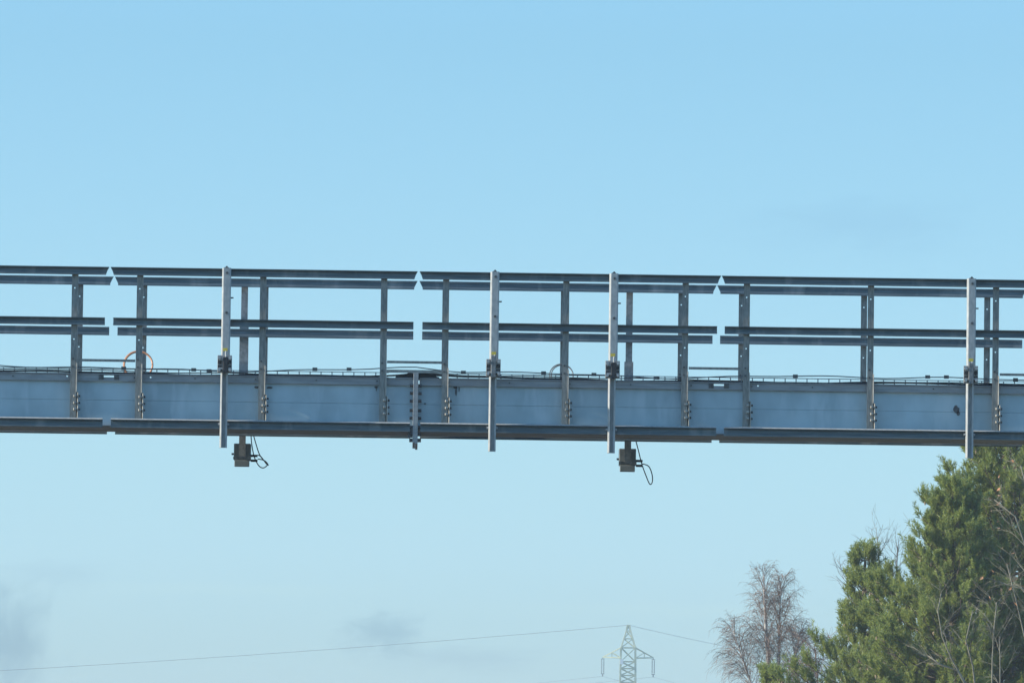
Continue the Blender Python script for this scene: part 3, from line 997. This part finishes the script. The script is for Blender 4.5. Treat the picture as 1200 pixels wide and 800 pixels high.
bare_tree('bare_sapling', 'bare upright sapling with forked grey stems just inside the right picture edge', (at(1166, 800, 170.5).x, 170.5, 0),
          [(to_ground(170.5, [(1162, 830), (1163, 770), (1165, 735), (1168, 705)]), 0.022), (to_ground(170.5, [(1172, 830), (1172, 780), (1171, 745)], at(1167, 800, 170.5).x), 0.02)],
          19, PALE, PALE, 0.05, 9, 2, 0.5, group=SAP, spread=0.4, start=0.5, blen=0.10, twr=0.004, brr=0.004)
bare_tree('bare_sapling', 'bare arching sapling with a few dry orange leaves at the right edge', (at(1225, 800, 169).x, 169, 0),
          [(to_ground(169, [(1222, 830), (1215, 720), (1205, 650), (1190, 605), (1165, 585)]), 0.026), (to_ground(169, [(1218, 830), (1204, 760), (1190, 700), (1180, 660)], at(1224, 800, 169).x), 0.022),
           (to_ground(169, [(1228, 830), (1216, 740), (1200, 690), (1172, 682)], at(1226, 800, 169).x), 0.022), (to_ground(169, [(1228, 830), (1220, 660), (1208, 590), (1196, 545)], at(1226, 800, 169).x), 0.022)],
          29, PALE, PALE, 0.1, 10, 2.5, 0.55, group=SAP, leaves=0.22, spread=0.4, start=0.5, blen=0.10, twr=0.004, brr=0.004)

# ------------------------------------------------------------------ haze
HAZE = 0.00028
m = MB().box(-2450, 2450, -320, 2750, -1.5, 42)
hz = m.build('haze', GRASS)
hm = bpy.data.materials.new('haze_air')
hm.use_nodes = True
nt = hm.node_tree
nt.nodes.clear()
vo = nt.nodes.new('ShaderNodeVolumePrincipled')
vo.inputs['Color'].default_value = (0.80, 0.92, 1.0, 1)
vo.inputs['Density'].default_value = HAZE
ou = nt.nodes.new('ShaderNodeOutputMaterial')
nt.links.new(vo.outputs[0], ou.inputs['Volume'])
hz.data.materials.clear()
hz.data.materials.append(hm)
tag(hz, kind='stuff')

# ------------------------------------------------------------------ sky and sun
EL, AZ = R(24), R(4)           # sun to the left; AZ = how far behind the picture plane towards the camera
sdir = Vector((-math.cos(EL) * math.cos(AZ), -math.cos(EL) * math.sin(AZ), math.sin(EL)))
sl = bpy.data.lights.new('sun', 'SUN')
sl.energy = 5.0
sl.angle = R(0.5)
sl.color = (1.0, 0.92, 0.78)
so = bpy.data.objects.new('sun', sl)
so.rotation_euler = sdir.to_track_quat('Z', 'Y').to_euler()
so.location = (-40, 60, 60)
COL.objects.link(so)

w = bpy.data.worlds.new('World')
S.world = w
w.use_nodes = True
nt = w.node_tree
bg = nt.nodes['Background']
sk = nt.nodes.new('ShaderNodeTexSky')
sk.sky_type = 'NISHITA'
sk.sun_disc = False
sk.sun_elevation = EL
sk.sun_rotation = math.atan2(sdir.x, sdir.y)
sk.air_density = 1.0
sk.dust_density = 0.3
sk.ozone_density = 2.0
sk.altitude = 0
geo = nt.nodes.new('ShaderNodeTexCoord')
sep = nt.nodes.new('ShaderNodeSeparateXYZ')
nt.links.new(geo.outputs['Generated'], sep.inputs[0])
ramp = nt.nodes.new('ShaderNodeValToRGB')       # colour of the air by height above the horizon
mrng = nt.nodes.new('ShaderNodeMapRange')
mrng.inputs['From Max'].default_value = 0.5
nt.links.new(sep.outputs['Z'], mrng.inputs['Value'])
nt.links.new(mrng.outputs[0], ramp.inputs['Fac'])
TINT = [(0.0, (0.38, 0.58, 0.85)), (0.055, (0.455, 0.66, 0.945)), (0.08, (0.50, 0.712, 1.01)), (0.11, (0.525, 0.735, 0.97)), (0.22, (0.505, 0.74, 0.89)), (0.5, (0.80, 1.22, 1.45)), (1.0, (0.90, 1.32, 1.5))]
els = ramp.color_ramp.elements
els[0].position = TINT[0][0]; els[0].color = (*TINT[0][1], 1)
els[1].position = TINT[1][0]; els[1].color = (*TINT[1][1], 1)
for p_, c_ in TINT[2:]:
    e_ = els.new(p_)
    e_.color = (*c_, 1)
mul = nt.nodes.new('ShaderNodeMix'); mul.data_type = 'RGBA'; mul.blend_type = 'MULTIPLY'
mul.inputs[0].default_value = 1.0
nt.links.new(sk.outputs[0], mul.inputs[6]); nt.links.new(ramp.outputs[0], mul.inputs[7])
sky_out = mul.outputs[2]
# faint smudges of grey cloud low in the sky
def smudge(px, py, wpx, hpx, amt, col):
    global sky_out
    d = (at(px, py, 1000) - CAM).normalized()
    mp = nt.nodes.new('ShaderNodeMapping')
    mp.vector_type = 'POINT'
    mp.inputs['Scale'].default_value = (F / wpx, 1.0, F / hpx)
    mp.inputs['Location'].default_value = (-d.x * F / wpx, -d.y, -d.z * F / hpx)
    nt.links.new(geo.outputs['Generated'], mp.inputs['Vector'])
    nz = nt.nodes.new('ShaderNodeTexNoise')
    nz.inputs['Scale'].default_value = 1.9
    nz.inputs['Detail'].default_value = 6
    nz.inputs['Distortion'].default_value = 0.6
    nt.links.new(mp.outputs[0], nz.inputs['Vector'])
    ln = nt.nodes.new('ShaderNodeVectorMath'); ln.operation = 'LENGTH'
    nt.links.new(mp.outputs[0], ln.inputs[0])
    ad = nt.nodes.new('ShaderNodeMath'); ad.operation = 'MULTIPLY_ADD'     # length + noise*1.2
    nt.links.new(nz.outputs['Fac'], ad.inputs[0]); ad.inputs[1].default_value = 1.5
    nt.links.new(ln.outputs['Value'], ad.inputs[2])
    mr = nt.nodes.new('ShaderNodeMapRange'); mr.interpolation_type = 'SMOOTHSTEP'
    mr.inputs['From Min'].default_value = 0.75; mr.inputs['From Max'].default_value = 1.9
    mr.inputs['To Min'].default_value = amt; mr.inputs['To Max'].default_value = 0.0
    nt.links.new(ad.outputs[0], mr.inputs['Value'])
    mx = nt.nodes.new('ShaderNodeMix'); mx.data_type = 'RGBA'; mx.blend_type = 'MULTIPLY'
    nt.links.new(mr.outputs[0], mx.inputs[0]); nt.links.new(sky_out, mx.inputs[6])
    mx.inputs[7].default_value = (*col, 1)
    sky_out = mx.outputs[2]
smudge(5, 760, 70, 85, 1.0, (0.60, 0.67, 0.74))
smudge(450, 742, 62, 30, 0.9, (0.68, 0.74, 0.80))
smudge(540, 772, 130, 18, 0.5, (0.75, 0.78, 0.85))
smudge(60, 672, 90, 20, 0.3, (0.75, 0.78, 0.85))
smudge(1010, 265, 170, 40, 0.28, (0.75, 0.78, 0.85))
smudge(250, 690, 260, 10, 0.3, (1.12, 1.06, 1.0))
smudge(780, 715, 260, 12, 0.3, (1.12, 1.06, 1.0))
nt.links.new(sky_out, bg.inputs['Color'])
bg.inputs['Strength'].default_value = 0.13

S.view_settings.view_transform = 'Standard'
S.view_settings.look = 'None'
S.view_settings.exposure = 0.55
S.view_settings.gamma = 1.0
S.cycles.use_denoising = True
S.cycles.denoiser = 'OPENIMAGEDENOISE'
S.cycles.denoising_input_passes = 'RGB_ALBEDO_NORMAL'
S.cycles.denoising_prefilter = 'ACCURATE'
S.cycles.max_bounces = 6
S.cycles.volume_bounces = 0
